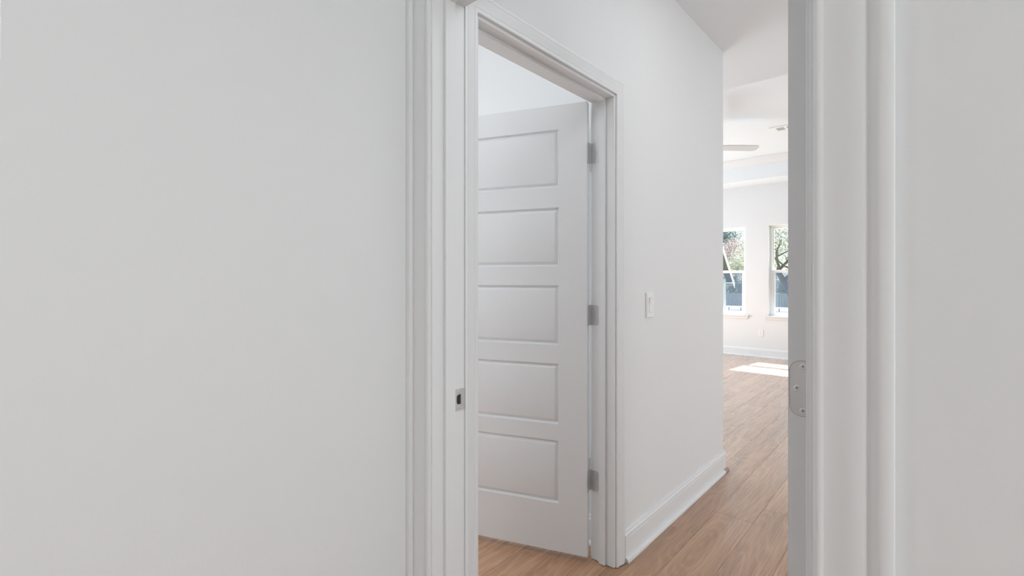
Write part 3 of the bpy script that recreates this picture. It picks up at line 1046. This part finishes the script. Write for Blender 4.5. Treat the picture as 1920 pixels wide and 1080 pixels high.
def tree(name, label, loc, height, trunk_r, leaf_mat, crown, n_leaf, leaf_size, seed, lean=(0, 0), levels=4, first=0.38, spread=0.8, group=None):
    """Branching trunk; the leaves sit in clumps inside the ellipsoid crown = (dx, dy, z, rx, rz)."""
    rng = random.Random(seed)
    root = empty(name, loc=loc)
    tag(root, label, 'tree', group)
    bm = bmesh.new()

    def limb(p, d, length, r, lvl):
        segs = 4 if lvl < 2 else 3
        pts = [p]
        rad = [r]
        q = p.copy()
        dd = d.copy()
        wob = 0.10 if lvl == 0 else 0.28
        for s in range(segs):
            dd = (dd + Vector((rng.uniform(-wob, wob), rng.uniform(-wob, wob), rng.uniform(-.08, .14)))).normalized()
            q = q + dd * (length / segs)
            pts.append(q.copy()); rad.append(r * (1 - 0.5 * (s + 1) / segs))
        sides = 8 if lvl == 0 else (5 if lvl < 3 else 3)
        prev = None
        for i, (c, rr) in enumerate(zip(pts, rad)):
            t = (pts[min(i + 1, segs)] - pts[max(i - 1, 0)]).normalized()
            u = t.orthogonal().normalized(); w = t.cross(u)
            ring = [bm.verts.new(c + (u * math.cos(2 * math.pi * k / sides) + w * math.sin(2 * math.pi * k / sides)) * rr) for k in range(sides)]
            if prev:
                for k in range(sides):
                    bm.faces.new((prev[k], prev[(k + 1) % sides], ring[(k + 1) % sides], ring[k]))
            prev = ring
        if lvl < levels:
            for b in range(4 if lvl == 0 else rng.randint(2, 4)):
                k = rng.randint(max(1, segs - 2), segs)
                a = rng.uniform(0, 2 * math.pi)
                side = Vector((math.cos(a), math.sin(a), rng.uniform(0.0, 0.6))).normalized()
                nd = (dd * 0.55 + side * spread).normalized()
                limb(pts[k], nd, length * rng.uniform(0.55, 0.8), rad[k] * 0.7, lvl + 1)

    limb(Vector((0, 0, 0)), Vector((lean[0], lean[1], 1)).normalized(), height * first, trunk_r, 0)
    finish('trunk', bm, M_BARK, root, recalc=False)
    if n_leaf:
        dx, dy, cz, rx, rz = crown
        clumps = []
        while len(clumps) < 60:
            v = Vector((rng.uniform(-1, 1), rng.uniform(-1, 1), rng.uniform(-1, 1)))
            if v.length <= 1:
                clumps.append(Vector((dx + v.x * rx, dy + v.y * rx, cz + v.z * rz)))
        vs, fs = [], []
        g = (rx + rz) * 0.11
        for i in range(n_leaf):
            c = rng.choice(clumps) + Vector((rng.gauss(0, g), rng.gauss(0, g), rng.gauss(0, g * 0.8)))
            u = Vector((rng.uniform(-1, 1), rng.uniform(-1, 1), rng.uniform(-1, 1))).normalized()
            w = u.orthogonal().normalized()
            s = leaf_size * rng.uniform(0.6, 1.4)
            n0 = len(vs)
            vs += [c - u * s, c + w * s * 0.6, c + u * s, c - w * s * 0.6]
            fs.append((n0, n0 + 1, n0 + 2, n0 + 3))
        me = bpy.data.meshes.new('foliage')
        me.from_pydata(vs, [], fs)
        me.materials.append(leaf_mat)
        fo = bpy.data.objects.new('foliage', me)
        COL.objects.link(fo)
        fo.parent = root
        fo['kind'] = 'stuff'
    return root


def at(px, depth, z=GZ):
    """Ground point at a given depth along a bearing from the viewpoint."""
    t = (px - 960) / 892.0
    s, c = math.sin(YAW), math.cos(YAW)
    return ((c * t - s) * depth, (s * t + c) * depth, z)


tree('tree', 'tall blue-green tree rising highest behind the house', at(1352, 70), 9.0, 0.35, M_LEAF_DARK, (0, 0, 8.2, 2.2, 2.6), 9000, 0.085, 4)
tree('tree', 'tree with reddish budding twigs right of the house gable', at(1376, 60), 7.0, 0.22, M_LEAF_RED, (0, 0, 5.7, 1.55, 2.0), 6500, 0.062, 9, spread=0.6)
tree('tree', 'pale green leafy tree between the red tree and the board fence', at(1392, 54), 4.6, 0.16, M_LEAF_PALE, (0, 0, 4.1, 1.3, 1.5), 5200, 0.062, 15, levels=3)
for i, (px, lab) in enumerate(((1352, 'grey-green bush behind the board fence, beside the house corner'), (1374, 'grey-green bush behind the board fence, under the red tree'),
                               (1396, 'grey-green bush behind the board fence, at the left window edge'), (1446, 'grey-green bush behind the board fence, at the right window frame'),
                               (1470, 'grey-green bush behind the board fence, behind the leaning oak'))):
    tree('bush', lab, at(px, (49.5, 53.5)[i % 2]), 1.6, 0.07, M_LEAF_MID, (0, 0, 1.6, 0.66, 1.25), 4200, 0.055, 60 + i, levels=2, group='bushes behind the board fence')
tree('oak_tree', 'dark leaning oak with spreading bare limbs in the right window', at(1502, 34), 10.0, 0.33, M_LEAF_PALE, (-2.0, -1.2, 5.0, 1.7, 1.5), 3600, 0.055, 38,
     lean=(-0.42, -0.36), levels=5, first=0.34, spread=0.9)
tree('tree', 'distant pale budding tree behind the leaning oak', at(1452, 72), 7.0, 0.22, M_LEAF_PALE, (0, 0, 5.0, 1.9, 2.4), 4200, 0.07, 41, spread=0.6)
